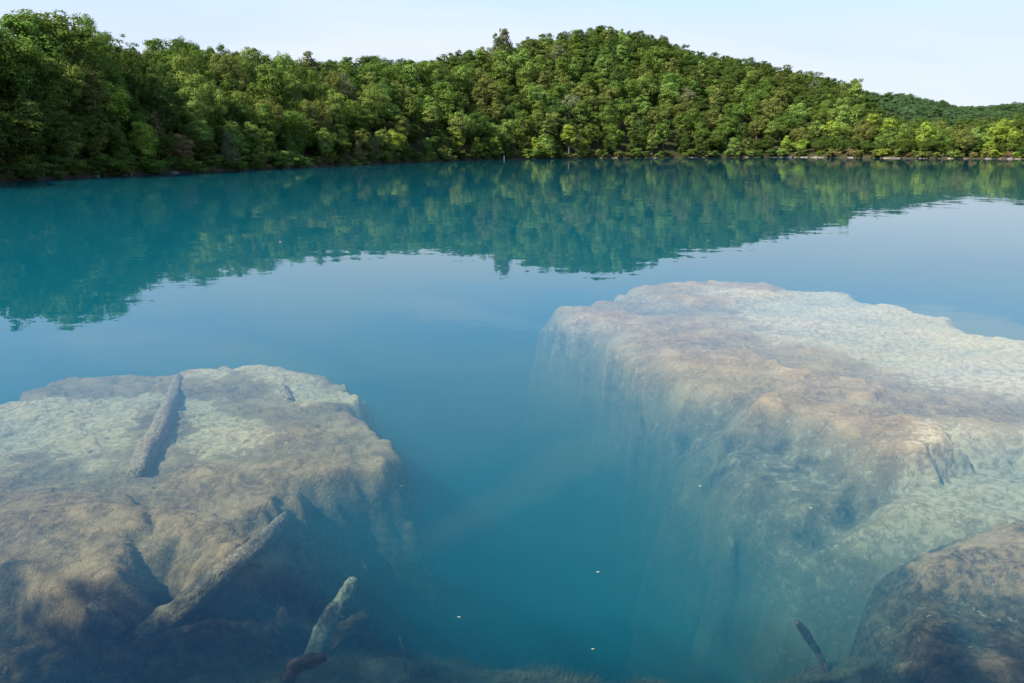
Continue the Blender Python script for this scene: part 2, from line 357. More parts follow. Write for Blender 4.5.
build_terrain()

# ------------------------------------------------------------------ lake bed and the near bank
def bank_z(x, y):
    yy = y + fbm(x/5 + 3, y*0 + 0.5, 3)*1.2 - 0.0
    z = np.interp(yy, [-40, -3, 1.0, 3.2, 5, 7.6, 8.3, 9.0, 10.5, 13, 20, 30], [3.2, 3.0, 2.4, 0.15, -0.7, -1.3, -1.7, -2.8, -4.2, -6.2, -8.6, -9.2])
    return z + fbm(x/1.3, y/1.3, 4)*0.16 + fbm(x/0.3, y/0.3, 2)*0.03
def bed_z(x, y):
    return bank_z(x, y) 
def grid_mesh(name, xs, ys, fz, cut=None):
    X, Y = np.meshgrid(xs, ys); Z = fz(X, Y)
    n, m = X.shape; idx = np.arange(n*m).reshape(n, m)
    Fq = np.stack([idx[:-1, :-1], idx[:-1, 1:], idx[1:, 1:], idx[1:, :-1]], -1).reshape(-1, 4)
    return X, Y, Z, Fq
xs = np.unique(np.concatenate([np.linspace(-300, -14, 60), np.linspace(-14, 14, 280), np.linspace(14, 520, 90)]))
ys = np.unique(np.concatenate([np.linspace(-40, 0, 14), np.linspace(0, 16, 170), np.linspace(16, 60, 60), np.linspace(60, 600, 50)]))
X, Y, Z, Fq = grid_mesh('lake_bed', xs, ys, bed_z)
me = npmesh('lake_bed', np.stack([X, Y, Z], -1).reshape(-1, 3), Fq)
o = link('lake_bed', me, mats=[M_bed]); tag(o, 'deep pale lake bed fading into teal water', kind='structure')

# ------------------------------------------------------------------ drowned rock shelves
def shelf(name, layers, crust_fn, alg_shade_fn, xs, ys, mat, label, rough=0.62, extra=None, undercut=0.0):
    """layers: list of (pixel polygon, top depth, cliff slope, edge noise, roundness)"""
    X, Y = np.meshgrid(xs, ys)
    nx = fbm(X/2.3 + 5, Y/2.3, 4); ny = fbm(X/0.7 - 8, Y/0.7 + 4, 3)
    Z = np.full(X.shape, -99.0)
    for li, (poly, dep, slope, en, rnd) in enumerate(layers):
        if callable(dep): mid = dep(None, None); 
        else: mid = dep
        wp = world_poly(poly, -mid)
        d = sdf(X, Y, wp) + nx*en + ny*en*0.35
        top = -(dep(X, Y) if callable(dep) else dep)
        # rounded shoulder, steep face, skirt with hanging folds
        dd = np.maximum(d + rnd, 0)
        drop = np.where(dd < rnd, 0.5*slope*dd*dd/rnd, slope*(dd - 0.5*rnd))
        fold = np.clip(drop, 0, 2.5)*0.34*fbm(X/1.7 + 31, Y/1.7, 3)
        if li > 0 and dep < 0.44 and slope < 2.5: drop = drop + 4.0*np.maximum(dd - 0.9, 0)     # a mound ends on its plateau
        drop = drop + fold
        if undercut: drop = drop + undercut*np.maximum(drop - 0.75, 0)
        Z = np.maximum(Z, top - drop)
    near = sstep(-4.0, -1.2, Z)
    f1 = fbm(X/1.7, Y/1.7, 5, 0.55); f2 = fbm(X/0.42 + 9, Y/0.42, 4, 0.6)
    # thin broken crust plates: terraced noise
    pl = fbm(X/2.6 + 2, Y/1.5, 4, 0.55); tr_ = pl*4.5 + 0.45*f2; k = np.floor(tr_); fr_ = tr_-k; ter = k + sstep(0.0, 0.10, fr_)
    Z = Z + near*rough*(0.045*f1 + 0.03*f2 + 0.06*ter) + (1-near)*0.25*f1
    if extra is not None: Z = extra(X, Y, Z)
    Z = np.minimum(Z, -0.04)
    crust = crust_fn(X, Y, nx, ny)
    n, m = X.shape; idx = np.arange(n*m).reshape(n, m)
    Fq = np.stack([idx[:-1, :-1], idx[:-1, 1:], idx[1:, 1:], idx[1:, :-1]], -1).reshape(-1, 4)
    keep = Z.reshape(-1)[Fq].max(1) > np.minimum(bank_z(X, Y).reshape(-1)[Fq].min(1) - 0.8, 0)
    Fq = Fq[keep]
    used = np.unique(Fq); remap = -np.ones(n*m, int); remap[used] = np.arange(len(used)); Fq = remap[Fq]
    V = np.stack([X, Y, Z], -1).reshape(-1, 3)[used]
    me = npmesh(name, V, Fq); vattr(me, 'crust', crust.reshape(-1)[used]); vattr(me, 'algae_shade', alg_shade_fn(X, Y, Z, nx, ny).reshape(-1)[used])
    o = link(name, me, mats=[mat]); tag(o, label, 'rock shelf')
    def hz(x, y):
        j = np.clip(np.searchsorted(xs, x), 1, len(xs)-1); i = np.clip(np.searchsorted(ys, y), 1, len(ys)-1); return float(Z[i, j])
    return hz
def patch(X, Y, nx, ny, polys, z, soft=0.5, en=0.6):
    """1 = crust, 0 = pale marl inside the polygons"""
    c = np.ones(X.shape)
    for p in polys:
        d = sdf(X, Y, world_poly(p, z)) + (nx + 0.5*ny)*en
        c = np.minimum(c, sstep(-soft, soft, d))
    return c
def gys(a, b, n, p=1.5):      # finer rows near the viewer
    return a + (b-a)*np.linspace(0, 1, n)**p

# left shelf: upper marl flat with brown mounds, lower dark terrace in front
L_top = [(-260, 470), (-160, 420), (0, 406), (25, 388), (75, 373), (130, 367), (200, 370), (262, 370), (325, 371), (352, 384), (372, 410), (392, 440), (400, 472), (372, 478), (330, 474), (300, 482), (312, 500), (280, 512), (262, 535), (240, 560), (205, 562), (190, 548), (150, 568), (110, 576), (60, 578), (10, 570), (-60, 580), (-300, 600)]
L_m1 = [(-100, 500), (20, 492), (70, 497), (120, 495), (150, 512), (140, 550), (110, 574), (50, 574), (0, 566), (-120, 575)]
L_m2 = [(150, 480), (210, 462), (262, 470), (280, 500), (258, 532), (235, 552), (205, 555), (180, 535), (150, 520)]
L_m3 = [(260, 440), (300, 430), (350, 445), (345, 470), (300, 480), (268, 465)]
L_low = [(-400, 560), (100, 540), (280, 500), (330, 480), (378, 500), (392, 560), (400, 620), (410, 720), (-500, 740)]
L_hump = [(280, 505), (318, 512), (318, 545), (306, 560), (288, 552), (270, 530)]
L_mid = [(-300, 590), (60, 590), (200, 575), (262, 548), (292, 560), (275, 600), (220, 640), (120, 660), (-200, 690)]
marlL = [[(-60, 430), (60, 408), (110, 404), (150, 414), (138, 452), (80, 474), (30, 470), (-80, 490)],
         [(190, 374), (240, 371), (244, 385), (205, 392), (188, 386)],
         [(172, 412), (215, 405), (262, 436), (255, 460), (215, 463), (170, 452)],
         [(262, 385), (350, 396), (345, 418), (300, 424), (270, 405)]]
def crustL(X, Y, nx, ny):
    return patch(X, Y, nx, ny, marlL, -0.6, 0.6, 1.2)
hL = shelf('rock_shelf', [(L_top, 0.44, 2.4, 0.6, 0.4), (L_m1, 0.33, 1.3, 0.8, 0.25), (L_m2, 0.34, 1.3, 0.8, 0.25), (L_m3, 0.39, 0.9, 0.6, 0.3),
                          (L_mid, 0.95, 0.8, 0.6, 0.4), (L_low, 1.55, 3.0, 0.6, 0.5), (L_hump, 0.75, 1.6, 0.3, 0.35)],
           crustL, lambda X, Y, Z, nx, ny: sstep(-0.55, -1.0, Z + 0.15*nx), np.linspace(-17, 2.5, 430), gys(4.5, 20.5, 430, 1.25), M_rockL,
           'brown crusted underwater rock shelf on the left with sunken logs on it')

# right shelf: wide pale flat with a brown rim, pale flank falling into deep water
R_top = [(538, 307), (578, 301), (628, 297), (640, 290), (662, 281), (715, 278), (760, 282), (795, 290), (860, 291), (872, 300), (925, 311), (965, 316), (985, 330), (1040, 338), (1400, 360), (1500, 470), (1100, 446), (1024, 444), (940, 438), (925, 452), (880, 455), (850, 430), (800, 412), (745, 402), (700, 396), (668, 386), (645, 368), (618, 350), (588, 334), (562, 320)]
R_m1 = [(580, 309), (625, 303), (690, 322), (740, 338), (775, 362), (780, 378), (720, 376), (670, 366), (650, 350), (620, 330)]
R_m2 = [(785, 372), (850, 374), (890, 388), (885, 400), (820, 392), (790, 388)]
R_m3 = [(745, 385), (800, 392), (860, 404), (915, 418), (938, 438), (925, 448), (880, 448), (850, 426), (800, 410), (750, 402)]
R_m4 = [(640, 290), (662, 282), (715, 279), (770, 284), (792, 296), (740, 304), (690, 306), (650, 298)]
R_tongue = [(925, 440), (1024, 446), (1500, 470), (1500, 620), (1024, 540), (960, 530), (905, 520), (868, 516), (880, 498), (905, 485), (930, 470)]
R_bench = [(650, 380), (700, 392), (800, 410), (930, 450), (900, 500), (860, 520), (800, 510), (740, 490), (715, 470), (700, 450), (680, 420)]
R_low = [(735, 440), (860, 470), (1000, 510), (1024, 600), (960, 640), (880, 640), (810, 590), (785, 560), (755, 520), (735, 480)]
R_rim = [(1024, 400), (940, 395), (880, 400), (930, 425), (1024, 446), (1400, 470), (1400, 430)]
marlR = [[(700, 300), (800, 300), (870, 304), (960, 330), (1100, 352), (1400, 400), (1400, 460), (1024, 420), (960, 404), (900, 384), (840, 366), (790, 352), (745, 330)],
         [(930, 446), (1024, 450), (1400, 480), (1400, 640), (1024, 560), (900, 540), (860, 520), (900, 490)],
         [(600, 400), (700, 420), (720, 460), (860, 500), (850, 640), (700, 600), (600, 480)]]
def patch_in(X, Y, nx, ny): return 1 - patch(X, Y, nx, ny, marlR[1:2], -0.7, 0.5, 0.5)
def crustR(X, Y, nx, ny):
    br = np.full(X.shape, 9.0)
    for p in (R_m1, R_m2, R_m3, R_m4, R_rim): br = np.minimum(br, sdf(X, Y, world_poly(p, -0.3)))
    br = br + (nx + 0.6*ny)*0.9
    pale = 1 - patch(X, Y, nx, ny, marlR[:1], -0.5, 0.7, 0.8)
    tong = patch_in(X, Y, nx, ny)
    return np.clip(sstep(0.7, -0.7, br)*0.30 + 0.72 - 0.55*pale - 0.5*tong + 0.35*nx, 0, 1)
hR = shelf('rock_shelf', [(R_top, 0.24, 1.9, 0.5, 0.7), (R_m1, 0.12, 0.4, 0.9, 0.3), (R_m2, 0.10, 1.4, 0.6, 0.12), (R_m3, 0.12, 1.2, 0.6, 0.2), (R_m4, 0.12, 0.4, 0.7, 0.4),
                          (R_tongue, 0.7, 0.9, 0.4, 0.4), (R_bench, 0.9, 1.3, 0.6, 0.8), (R_low, 1.7, 1.5, 0.7, 0.9)],
           crustR, lambda X, Y, Z, nx, ny: np.clip(0.55*sstep(-0.25, -0.8, Z + 0.25*nx)*sstep(-2.6, -1.2, Z) - 0.5*sstep(0.1, 0.5, nx), 0, 1)*(1 - patch_in(X, Y, nx, ny)), np.linspace(-1.5, 24, 520), gys(7.5, 36, 480, 1.3), M_rockR,
           'broad pale marl rock shelf under shallow water on the right', rough=0.55, undercut=3.0)

# dark rock in the near right corner
D_top = [(1500, 470), (1024, 500), (985, 512), (955, 530), (930, 550), (914, 572), (905, 600), (900, 640), (895, 720), (1500, 800)]
D_m = [(1400, 500), (1024, 510), (970, 522), (930, 545), (935, 570), (1000, 575), (1400, 600)]
D_low = [(1400, 560), (970, 575), (925, 600), (908, 640), (895, 720), (1500, 800)]
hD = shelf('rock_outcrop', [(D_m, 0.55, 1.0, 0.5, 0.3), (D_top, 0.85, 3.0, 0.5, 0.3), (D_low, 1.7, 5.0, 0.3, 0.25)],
           lambda X, Y, nx, ny: np.ones(X.shape), lambda X, Y, Z, nx, ny: sstep(-0.62, -0.95, Z + 0.2*nx), np.linspace(2.2, 15, 330), gys(4.5, 13.0, 260, 1.1), M_rockD,  # deeper rock painted darker, putting the bank's shade into its colour
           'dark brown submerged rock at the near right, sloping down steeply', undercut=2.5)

# ------------------------------------------------------------------ sunken logs
def tube(pts, rads, seg=20, rough=0.16, seed=1, sub=14):
    P = np.array(pts, float); rd = np.array(rads, float)
    s = np.linspace(0, len(P)-1, (len(P)-1)*sub+1)
    C = np.stack([np.interp(s, np.arange(len(P)), P[:, i]) for i in range(3)], -1); r = np.interp(s, np.arange(len(P)), rd)
    for _ in range(2*sub//3): C[1:-1] = (C[:-2]+C[1:-1]*2+C[2:])/4
    T = np.gradient(C, axis=0); T /= np.linalg.norm(T, axis=1)[:, None]
    up = np.tile([0.0, 0.0, 1.0], (len(C), 1)); bad = np.abs((T*up).sum(1)) > 0.95; up[bad] = (1, 0, 0)
    A = np.cross(T, up); A /= np.linalg.norm(A, axis=1)[:, None]; B = np.cross(A, T)
    th = np.linspace(0, 2*np.pi, seg, endpoint=False)
    nz = 1 + rough*3.0*fbm(np.cos(th)[None, :]*1.3 + seed*5.1 + np.zeros((len(C), 1)), s[:, None]*0.9 + np.sin(th)[None, :]*1.3, 3)
    V = C[:, None, :] + (r[:, None]*nz)[:, :, None]*(np.cos(th)[None, :, None]*A[:, None, :] + np.sin(th)[None, :, None]*B[:, None, :])
    n = len(C); idx = np.arange(n*seg).reshape(n, seg)
    Fq = np.stack([idx[:-1], idx[1:], np.roll(idx, -1, 1)[1:], np.roll(idx, -1, 1)[:-1]], -1).reshape(-1, 4)
    V = V.reshape(-1, 3)
    # end caps as fans of degenerate-free quads
    V = np.vstack([V, C[0], C[-1]]); c0, c1 = n*seg, n*seg+1
    q = []
    for k in range(0, seg, 2):
        q.append((c0, idx[0, k], idx[0, (k+1) % seg], idx[0, (k+2) % seg])); q.append((c1, idx[-1, (k+2) % seg], idx[-1, (k+1) % seg], idx[-1, k]))
    return V, np.vstack([Fq, np.array(q)])
def P3(px, py, z): x, y = at(px, py, z); return (float(x), float(y), z)
def onto(px, py, off, *hs):
    z = -0.05
    while z > -6:
        x, y = at(px, py, z)
        if z < max(max(h(float(x), float(y)) for h in hs), float(bank_z(np.array(float(x)), np.array(float(y))))) + off: break
        z -= 0.02
    return (float(x), float(y), z)
def log(name, pts, rads, mat, label, cat='log', stubs=(), rough=0.12, seed=1):
    V, Fq = tube(pts, rads, rough=rough, seed=seed)
    if stubs:
        root = bpy.data.objects.new(name, None); col.objects.link(root); root.location = pts[0]
        tag(root, label, cat)
        me = npmesh('trunk', V - np.array(pts[0]), Fq); link('trunk', me, root, [mat])
        for i, (sp, sr) in enumerate(stubs):
            V, Fq = tube(sp, sr, seg=8, rough=rough, seed=seed+i+3, sub=5)
            link('branch_stub', npmesh('branch_stub', V - np.array(pts[0]), Fq), root, [mat])
        return root
    o = link(name, npmesh(name, V, Fq), mats=[mat]); tag(o, label, cat); return o
A = lambda px, py, off=0.05: onto(px, py, off, hL, hD)
log('sunken_log', [A(178, 378, .0), A(170, 405, .04), A(160, 430, .06), A(147, 452, .07), A(137, 476, .03)], [0.10, 0.15, 0.17, 0.19, 0.16], M_log,
    'straight crusted log lying on the pale marl of the left rock shelf', seed=2)
log('sunken_log', [A(285, 518, .05), A(262, 543, .12), A(225, 572, .12), A(190, 602, .12), A(165, 620, .06), A(138, 640, -.12)], [0.10, 0.12, 0.13, 0.15, 0.16, 0.13], M_log,
    'thick tan log slanting down the dark face of the left rock shelf',
    stubs=[([A(205, 588, .12), A(190, 592, .28), A(176, 600, .28)], [0.10, 0.07, 0.03]), ([A(245, 558, .1), A(262, 566, .05)], [0.09, 0.04])], seed=4)
b0 = A(311, 662, 0.0)
log('sunken_log', [P3(354, 580, b0[2]+0.42), P3(345, 594, b0[2]+0.34), P3(334, 612, b0[2]+0.24), P3(322, 634, b0[2]+0.12), b0], [0.07, 0.095, 0.105, 0.11, 0.10], M_logpale,
    'short pale knobbly log rising from the weeds beside the left shelf', rough=0.2, seed=6,
    stubs=[([P3(334, 615, b0[2]+.23), P3(344, 618, b0[2]+.23)], [0.05, 0.02]), ([P3(326, 628, b0[2]+.16), P3(319, 623, b0[2]+.18)], [0.05, 0.02])])
b0 = A(287, 690, 0.0)
log('sunken_branch', [P3(326, 657, b0[2]+.5), P3(312, 660, b0[2]+.5), P3(298, 664, b0[2]+.42), P3(289, 674, b0[2]+.3), b0], [0.04, 0.065, 0.07, 0.07, 0.07], M_logdark,
    'dark reddish crooked branch at the bottom edge below the pale log', 'branch', rough=0.2, seed=8)
log('sunken_log', [A(90, 605, .05), A(104, 618, .1), A(120, 632, .0)], [0.07, 0.10, 0.09], M_log,
    'stubby tan log end on the dark ledge left of the slanting log', rough=0.2, seed=9)
b0 = A(828, 672, 0.0)
log('sunken_branch', [P3(796, 622, b0[2]+.7), P3(808, 637, b0[2]+.45), P3(818, 652, b0[2]+.22), b0], [0.035, 0.045, 0.035, 0.03], M_logdark,
    'short dark stick slanting in green water near the right rock', 'branch', rough=0.2, seed=11)
b0 = A(406, 672, 0.0)
log('sunken_branch', [P3(400, 638, b0[2]+.4), P3(403, 650, b0[2]+.25), b0], [0.012, 0.014, 0.016], M_logpale,
    'thin pale upright twig right of the pale log', 'branch', rough=0.2, seed=12)
log('tree_stump', [A(281, 386, .0), A(285, 392, .08), A(290, 400, .02)], [0.05, 0.07, 0.06], M_log,
    'small brown stub of wood at the back of the left rock shelf', 'stump', rough=0.3, seed=13)

# ------------------------------------------------------------------ pond weed along the near slope
def weeds():
    n = 90000
    x = rng.uniform(-9, 9, n); y = rng.uniform(6.6, 9.2, n)
    dens = fbm(x/0.9, y/0.9, 3)
    k = dens > -0.12; x, y = x[k], y[k]; n = len(x)
    z = bank_z(x, y) - 0.03
    h = rng.uniform(0.03, 0.13, n)*(0.6+0.8*np.clip(fbm(x/0.8+5, y/0.8, 2)+0.4, 0, 1)); w = rng.uniform(0.003, 0.006, n)
    a = rng.uniform(0, 6.28, n); lean = rng.normal(0, 0.06, (n, 2)) + np.array([0.04, 0.0])
    px_, py_ = np.cos(a)*w, np.sin(a)*w
    V = np.empty((n, 6, 3)); 
    for j, f in enumerate((0, 0.5, 1.0)):
        cx, cyy, cz = x + lean[:, 0]*f*f, y + lean[:, 1]*f*f, z + h*f
        ww = 1 - 0.75*f
        V[:, 2*j] = np.stack([cx-px_*ww, cyy-py_*ww, cz], -1); V[:, 2*j+1] = np.stack([cx+px_*ww, cyy+py_*ww, cz], -1)
    b = (np.arange(n)*6)[:, None]
    Fq = np.concatenate([b+np.array([[0, 1, 3, 2]]), b+np.array([[2, 3, 5, 4]])])
    o = link('pond_weeds', npmesh('pond_weeds', V.reshape(-1, 3), Fq), mats=[M_weed])
    tag(o, 'dark green pondweed carpeting the near underwater slope', kind='stuff')
weeds()

# ------------------------------------------------------------------ trees
def crown_mesh(name, seed, form, n_clump, per, card):
    r = np.random.default_rng(seed)
    if form == 'broad':      # several lobes on an ovoid
        nl = r.integers(7, 11); lobes = []
        for i in range(nl):
            a = i*2.399 + r.uniform(-.4, .4); hh = r.uniform(0.26, 0.80); rad = 0.20*math.sin(math.pi*min(1, (1.08-hh)*1.15))+0.02
            lobes.append((math.cos(a)*rad, math.sin(a)*rad, hh, r.uniform(0.12, 0.185)))
        lobes.append((r.uniform(-.03, .03), r.uniform(-.03, .03), 0.84, 0.15)); lobes.append((0, 0, 0.55, 0.22))
    elif form == 'low':
        lobes = [(math.cos(i*2.4)*(0.24*(1-i/16)), math.sin(i*2.4)*(0.24*(1-i/16)), 0.10+0.055*i, r.uniform(0.11, 0.15)) for i in range(14)] + [(0, 0, 0.5, 0.2), (0, 0, 0.85, 0.1)]
    elif form == 'tall':
        lobes = [(r.uniform(-.05, .05), r.uniform(-.05, .05), h, 0.15*math.sin(math.pi*min(1, (1.12-h)*1.0))+0.03) for h in np.linspace(0.25, 0.92, 8)]
        lobes += [(math.cos(a)*0.12, math.sin(a)*0.12, r.uniform(0.35, 0.75), 0.10) for a in r.uniform(0, 6.28, 5)]
    elif form == 'cone':
        lobes = [(r.uniform(-.01, .01), r.uniform(-.01, .01), h, 0.20*(1.04-h)+0.015) for h in np.linspace(0.12, 0.97, 13)]
    elif form == 'sparse':
        lobes = [(math.cos(a)*q, math.sin(a)*q, h, 0.055) for a, q, h in zip(r.uniform(0, 6.28, 13), r.uniform(0.03, 0.2, 13), r.uniform(0.42, 0.95, 13))]
    else:                    # shrub: low and wide
        lobes = [(math.cos(a)*q, math.sin(a)*q, h, r.uniform(0.18, 0.28)) for a, q, h in zip(r.uniform(0, 6.28, 9), r.uniform(0.05, 0.38, 9), r.uniform(0.22, 0.72, 9))]
    L = np.array(lobes); wts = L[:, 3]**2; wts /= wts.sum()
    pick = r.choice(len(L), n_clump, p=wts)
    d = r.normal(size=(n_clump, 3)); d[:, 2] += 0.35; d /= np.linalg.norm(d, axis=1)[:, None]
    q = r.uniform(0.80, 1.02, n_clump)
    C = L[pick, :3] + d*(L[pick, 3]*q)[:, None]
    cs = L[pick, 3]*r.uniform(0.30, 0.55, n_clump)
    tone_c = r.uniform(0, 0.6, n_clump)
    # leaf sprays on each clump
    n = n_clump*per; ci = np.repeat(np.arange(n_clump), per)
    e = r.normal(size=(n, 3)); e[:, 2] += 0.25; e /= np.linalg.norm(e, axis=1)[:, None]
    P = C[ci] + e*(cs[ci]*r.uniform(0.6, 1.08, n))[:, None]*np.array([1.15, 1.15, 0.85])
    nrm = e*0.8 + d[ci]*0.5 + np.array([0, 0, 0.25]) + r.normal(size=(n, 3))*0.30; nrm /= np.linalg.norm(nrm, axis=1)[:, None]
    rv = r.normal(size=(n, 3)); A = np.cross(nrm, rv); A /= np.linalg.norm(A, axis=1)[:, None]; B = np.cross(nrm, A)
    s = card*r.uniform(0.55, 1.3, n)[:, None]; asp = r.uniform(0.45, 0.9, n)[:, None]
    bend = nrm*s*0.25
    V = np.stack([P - A*s, P - B*s*asp + bend*0.3, P + A*s, P + B*s*asp + bend], 1)
    V[..., 2] = np.maximum(V[..., 2], 0.01)
    V /= np.array([1, 1, max(1.0, V[..., 2].max())])
    me = npmesh(name, V.reshape(-1, 3), np.arange(n*4).reshape(n, 4), False)
    vattr(me, 'tone', np.repeat(np.clip(tone_c[ci] + r.uniform(0, 0.4, n), 0, 1), 4))
    return me
def trunk_mesh(name, seed, form):
    r = np.random.default_rng(seed); Vs, Fs, off = [], [], 0
    lean = r.uniform(-0.03, 0.03, 2)
    top = {'low': 0.8, 'broad': 0.8, 'tall': 0.92, 'cone': 0.95, 'sparse': 0.95, 'shrub': 0.5}[form]
    parts = [([(0, 0, -0.06), (lean[0]*.3, lean[1]*.3, top*0.35), (lean[0], lean[1], top*0.7), (lean[0]*1.4, lean[1]*0.7, top)], [0.020, 0.016, 0.010, 0.003])]
    for i in range(7 if form != 'cone' else 0):
        a = i*2.4 + r.uniform(-.4, .4); h0 = r.uniform(0.3, 0.65)*top; l = 0.19 if form != 'shrub' else 0.35
        parts.append(([(lean[0]*h0, lean[1]*h0, h0), (math.cos(a)*l*.5, math.sin(a)*l*.5, h0+0.10), (math.cos(a)*l, math.sin(a)*l, h0+0.22)], [0.009, 0.006, 0.002]))
    for p, q in parts:
        V, Fq = tube(p, q, seg=6, rough=0.05, seed=seed, sub=3); Vs.append(V); Fs.append(Fq+off); off += len(V)
    return npmesh(name, np.vstack(Vs), np.vstack(Fs))
FORMS = {}
def mk(form, k, lod, ncl, per, card, seed0):
    for i in range(k):
        c = crown_mesh('crown', seed0+i, form, ncl, per, card); c.materials.append(M_leaf)
        t_ = trunk_mesh('trunk', seed0+i, form); t_.materials.append(M_bark if form != 'sparse' else M_barkp)
        FORMS.setdefault((form, lod), []).append((c, t_))
mk('broad', 5, 'near', 170, 75, 0.0135, 100); mk('broad', 8, 'far', 110, 50, 0.0185, 200)
mk('low', 3, 'near', 160, 75, 0.0135, 150); mk('low', 3, 'far', 100, 40, 0.021, 250)
mk('tall', 3, 'near', 150, 70, 0.0135, 300); mk('tall', 3, 'far', 90, 36, 0.021, 330)
mk('cone', 2, 'near', 150, 45, 0.0105, 360); mk('cone', 2, 'far', 100, 30, 0.019, 380)
mk('sparse', 1, 'near', 40, 22, 0.010, 400)
mk('shrub', 3, 'near', 70, 60, 0.022, 420); mk('shrub', 2, 'far', 50, 30, 0.045, 440)
SPEC = {   # leaf colours (real base colours, except the last: distance haze mixed in)
    'dark green': (0.059, 0.097, 0.022), 'mid green': (0.095, 0.144, 0.026), 'olive green': (0.131, 0.146, 0.036),
    'bright yellow-green': (0.203, 0.257, 0.036), 'light green': (0.145, 0.205, 0.043), 'brownish': (0.203, 0.146, 0.061), 'grey-green': (0.138, 0.153, 0.073),
    'hazed green': (0.065, 0.110, 0.043)}
NAMES = {'low': 'broadleaf_tree', 'broad': 'broadleaf_tree', 'tall': 'broadleaf_tree', 'cone': 'cedar_tree', 'sparse': 'sparse_tree', 'shrub': 'shoreline_shrub'}
def add_tree(x, y, z, h, wid, form, spec, lod, label, cat, group):
    c, t_ = random.choice(FORMS[(form, lod)])
    root = bpy.data.objects.new(NAMES[form], None); col.objects.link(root)
    root.empty_display_size = 0.5
    root.location = (x, y, z); root.rotation_euler = (0, 0, random.uniform(0, 6.28)); root.scale = (wid, wid, h)
    tag(root, label, cat, group)
    o = bpy.data.objects.new('crown', c); col.objects.link(o); o.parent = root; o.color = (*SPEC[spec], 1)
    o2 = bpy.data.objects.new('trunk', t_); col.objects.link(o2); o2.parent = root
    return root

trees = []   # dict(x,y,z,h,w,form,spec)
def height_for(px, toprow, D): return D*float(elev_tan(px, toprow)) + CAMH
def special(px, toprow, inland, wpx, form, spec, desc, hmin=4):
    """a tree one can single out in the photo: its column, the row of its top, how far inland, its width in pixels"""
    D = float(S_of(px)) + inland; az = float(az_of_px(px)); x, y = D*math.sin(az), D*math.cos(az)
    z = float(ground_z(np.array(x), np.array(y)))
    h = max(hmin, height_for(px, toprow, D) - z)
    wid = wpx*D/F/(0.62 if form in ('broad', 'low', 'shrub') else 0.42)*1.0
    if form == 'shrub': wid = wpx*D/F/1.1
    wid = min(wid, h*1.3)
    trees.append(dict(x=x, y=y, z=z-0.2, h=h, w=wid, form=form, spec=spec, desc=desc, px=px, D=D, inland=inland, sp=True))
special(115, 80, 10, 38, 'tall', 'bright yellow-green', 'bright yellow-green tree standing out against dark woods on the left slope')
special(133, 31, 44, 30, 'sparse', 'grey-green', 'thin nearly bare tree sticking up in the dip of the left skyline')
special(150, 50, 50, 16, 'sparse', 'brownish', 'bare greyish treetop low in the skyline dip on the left')
special(68, 52, 12, 36, 'broad', 'light green', 'light green rounded tree high on the dark left slope')
special(20, 35, 16, 60, 'broad', 'mid green', 'tall spreading tree on the left skyline with light leaves')
special(75, 9, 20, 62, 'broad', 'mid green', 'tallest ragged skyline tree of the left bank, sky showing through')
special(42, 11, 20, 44, 'tall', 'mid green', 'upright tree on the skyline left of the tallest one')
special(0, 22, 18, 44, 'broad', 'dark green', 'dark tree on the skyline at the left edge of the photo')
special(170, 36, 70, 46, 'broad', 'mid green', 'broad tree just right of the dip in the left skyline')
special(313, 50, 95, 22, 'tall', 'grey-green', 'slender grey-green treetop poking above the low left-centre skyline')
special(158, 108, 8, 24, 'cone', 'brownish', 'brownish conical cedar close to the left shore')
special(180, 132, 5, 24, 'broad', 'brownish', 'small brown-tinged tree at the left waterline')
special(200, 118, 6, 30, 'tall', 'light green', 'pale green tree at the waterline right of the brown-tinged one')
special(64, 152, 3, 16, 'shrub', 'grey-green', 'pale grey-green bush at the waterline near the left edge')
special(13, 146, 3, 20, 'cone', 'olive green', 'small olive pointed tree at the waterline by the left edge')
special(358, 138, 3, 10, 'cone', 'brownish', 'narrow brownish cedar at the waterline left of the bright bush')
special(392, 128, 4, 40, 'broad', 'bright yellow-green', 'rounded bright green tree at the waterline left of centre')
special(497, 32, 150, 9, 'tall', 'grey-green', 'left and smaller of the twin treetops on the hill skyline')
special(504, 28, 150, 13, 'tall', 'grey-green', 'right and larger of the twin treetops on the hill skyline')
special(545, 118, 5, 22, 'cone', 'light green', 'pointed light green tree at the waterline below the hilltop')
special(569, 124, 4, 17, 'tall', 'bright yellow-green', 'narrow bright tree at the waterline right of the pointed one')
special(458, 112, 12, 22, 'tall', 'olive green', 'slim olive tree low on the slope left of centre')
special(652, 130, 3, 22, 'tall', 'light green', 'pale leaning tree over the waterline right of centre')
special(745, 56, 175, 16, 'broad', 'dark green', 'small dark treetop breaking the skyline on the right descent')
special(781, 64, 165, 26, 'broad', 'dark green', 'dark round treetop on the skyline halfway down the ridge')
special(849, 78, 150, 20, 'tall', 'light green', 'pale feathery tree at the right end of the hill skyline')
special(800, 137, 3, 16, 'broad', 'bright yellow-green', 'bright yellow-green little tree over the right waterline stones')
special(925, 121, 14, 26, 'tall', 'bright yellow-green', 'bright pointed tree in the pale woods on the right')
special(1003, 118, 18, 62, 'broad', 'bright yellow-green', 'large yellow-green tree at the right edge')
special(965, 130, 5, 42, 'broad', 'olive green', 'dense olive tree at the right waterline')
special(272, 70, 60, 30, 'tall', 'light green', 'light green upright tree on the upper left-centre slope')
special(298, 72, 58, 36, 'broad', 'bright yellow-green', 'sunlit yellow-green crown on the upper left-centre slope')
special(235, 90, 30, 36, 'broad', 'light green', 'light green crown halfway up the slope left of centre')
special(336, 92, 30, 30, 'broad', 'bright yellow-green', 'bright crown halfway up, above the brown waterline cedar')
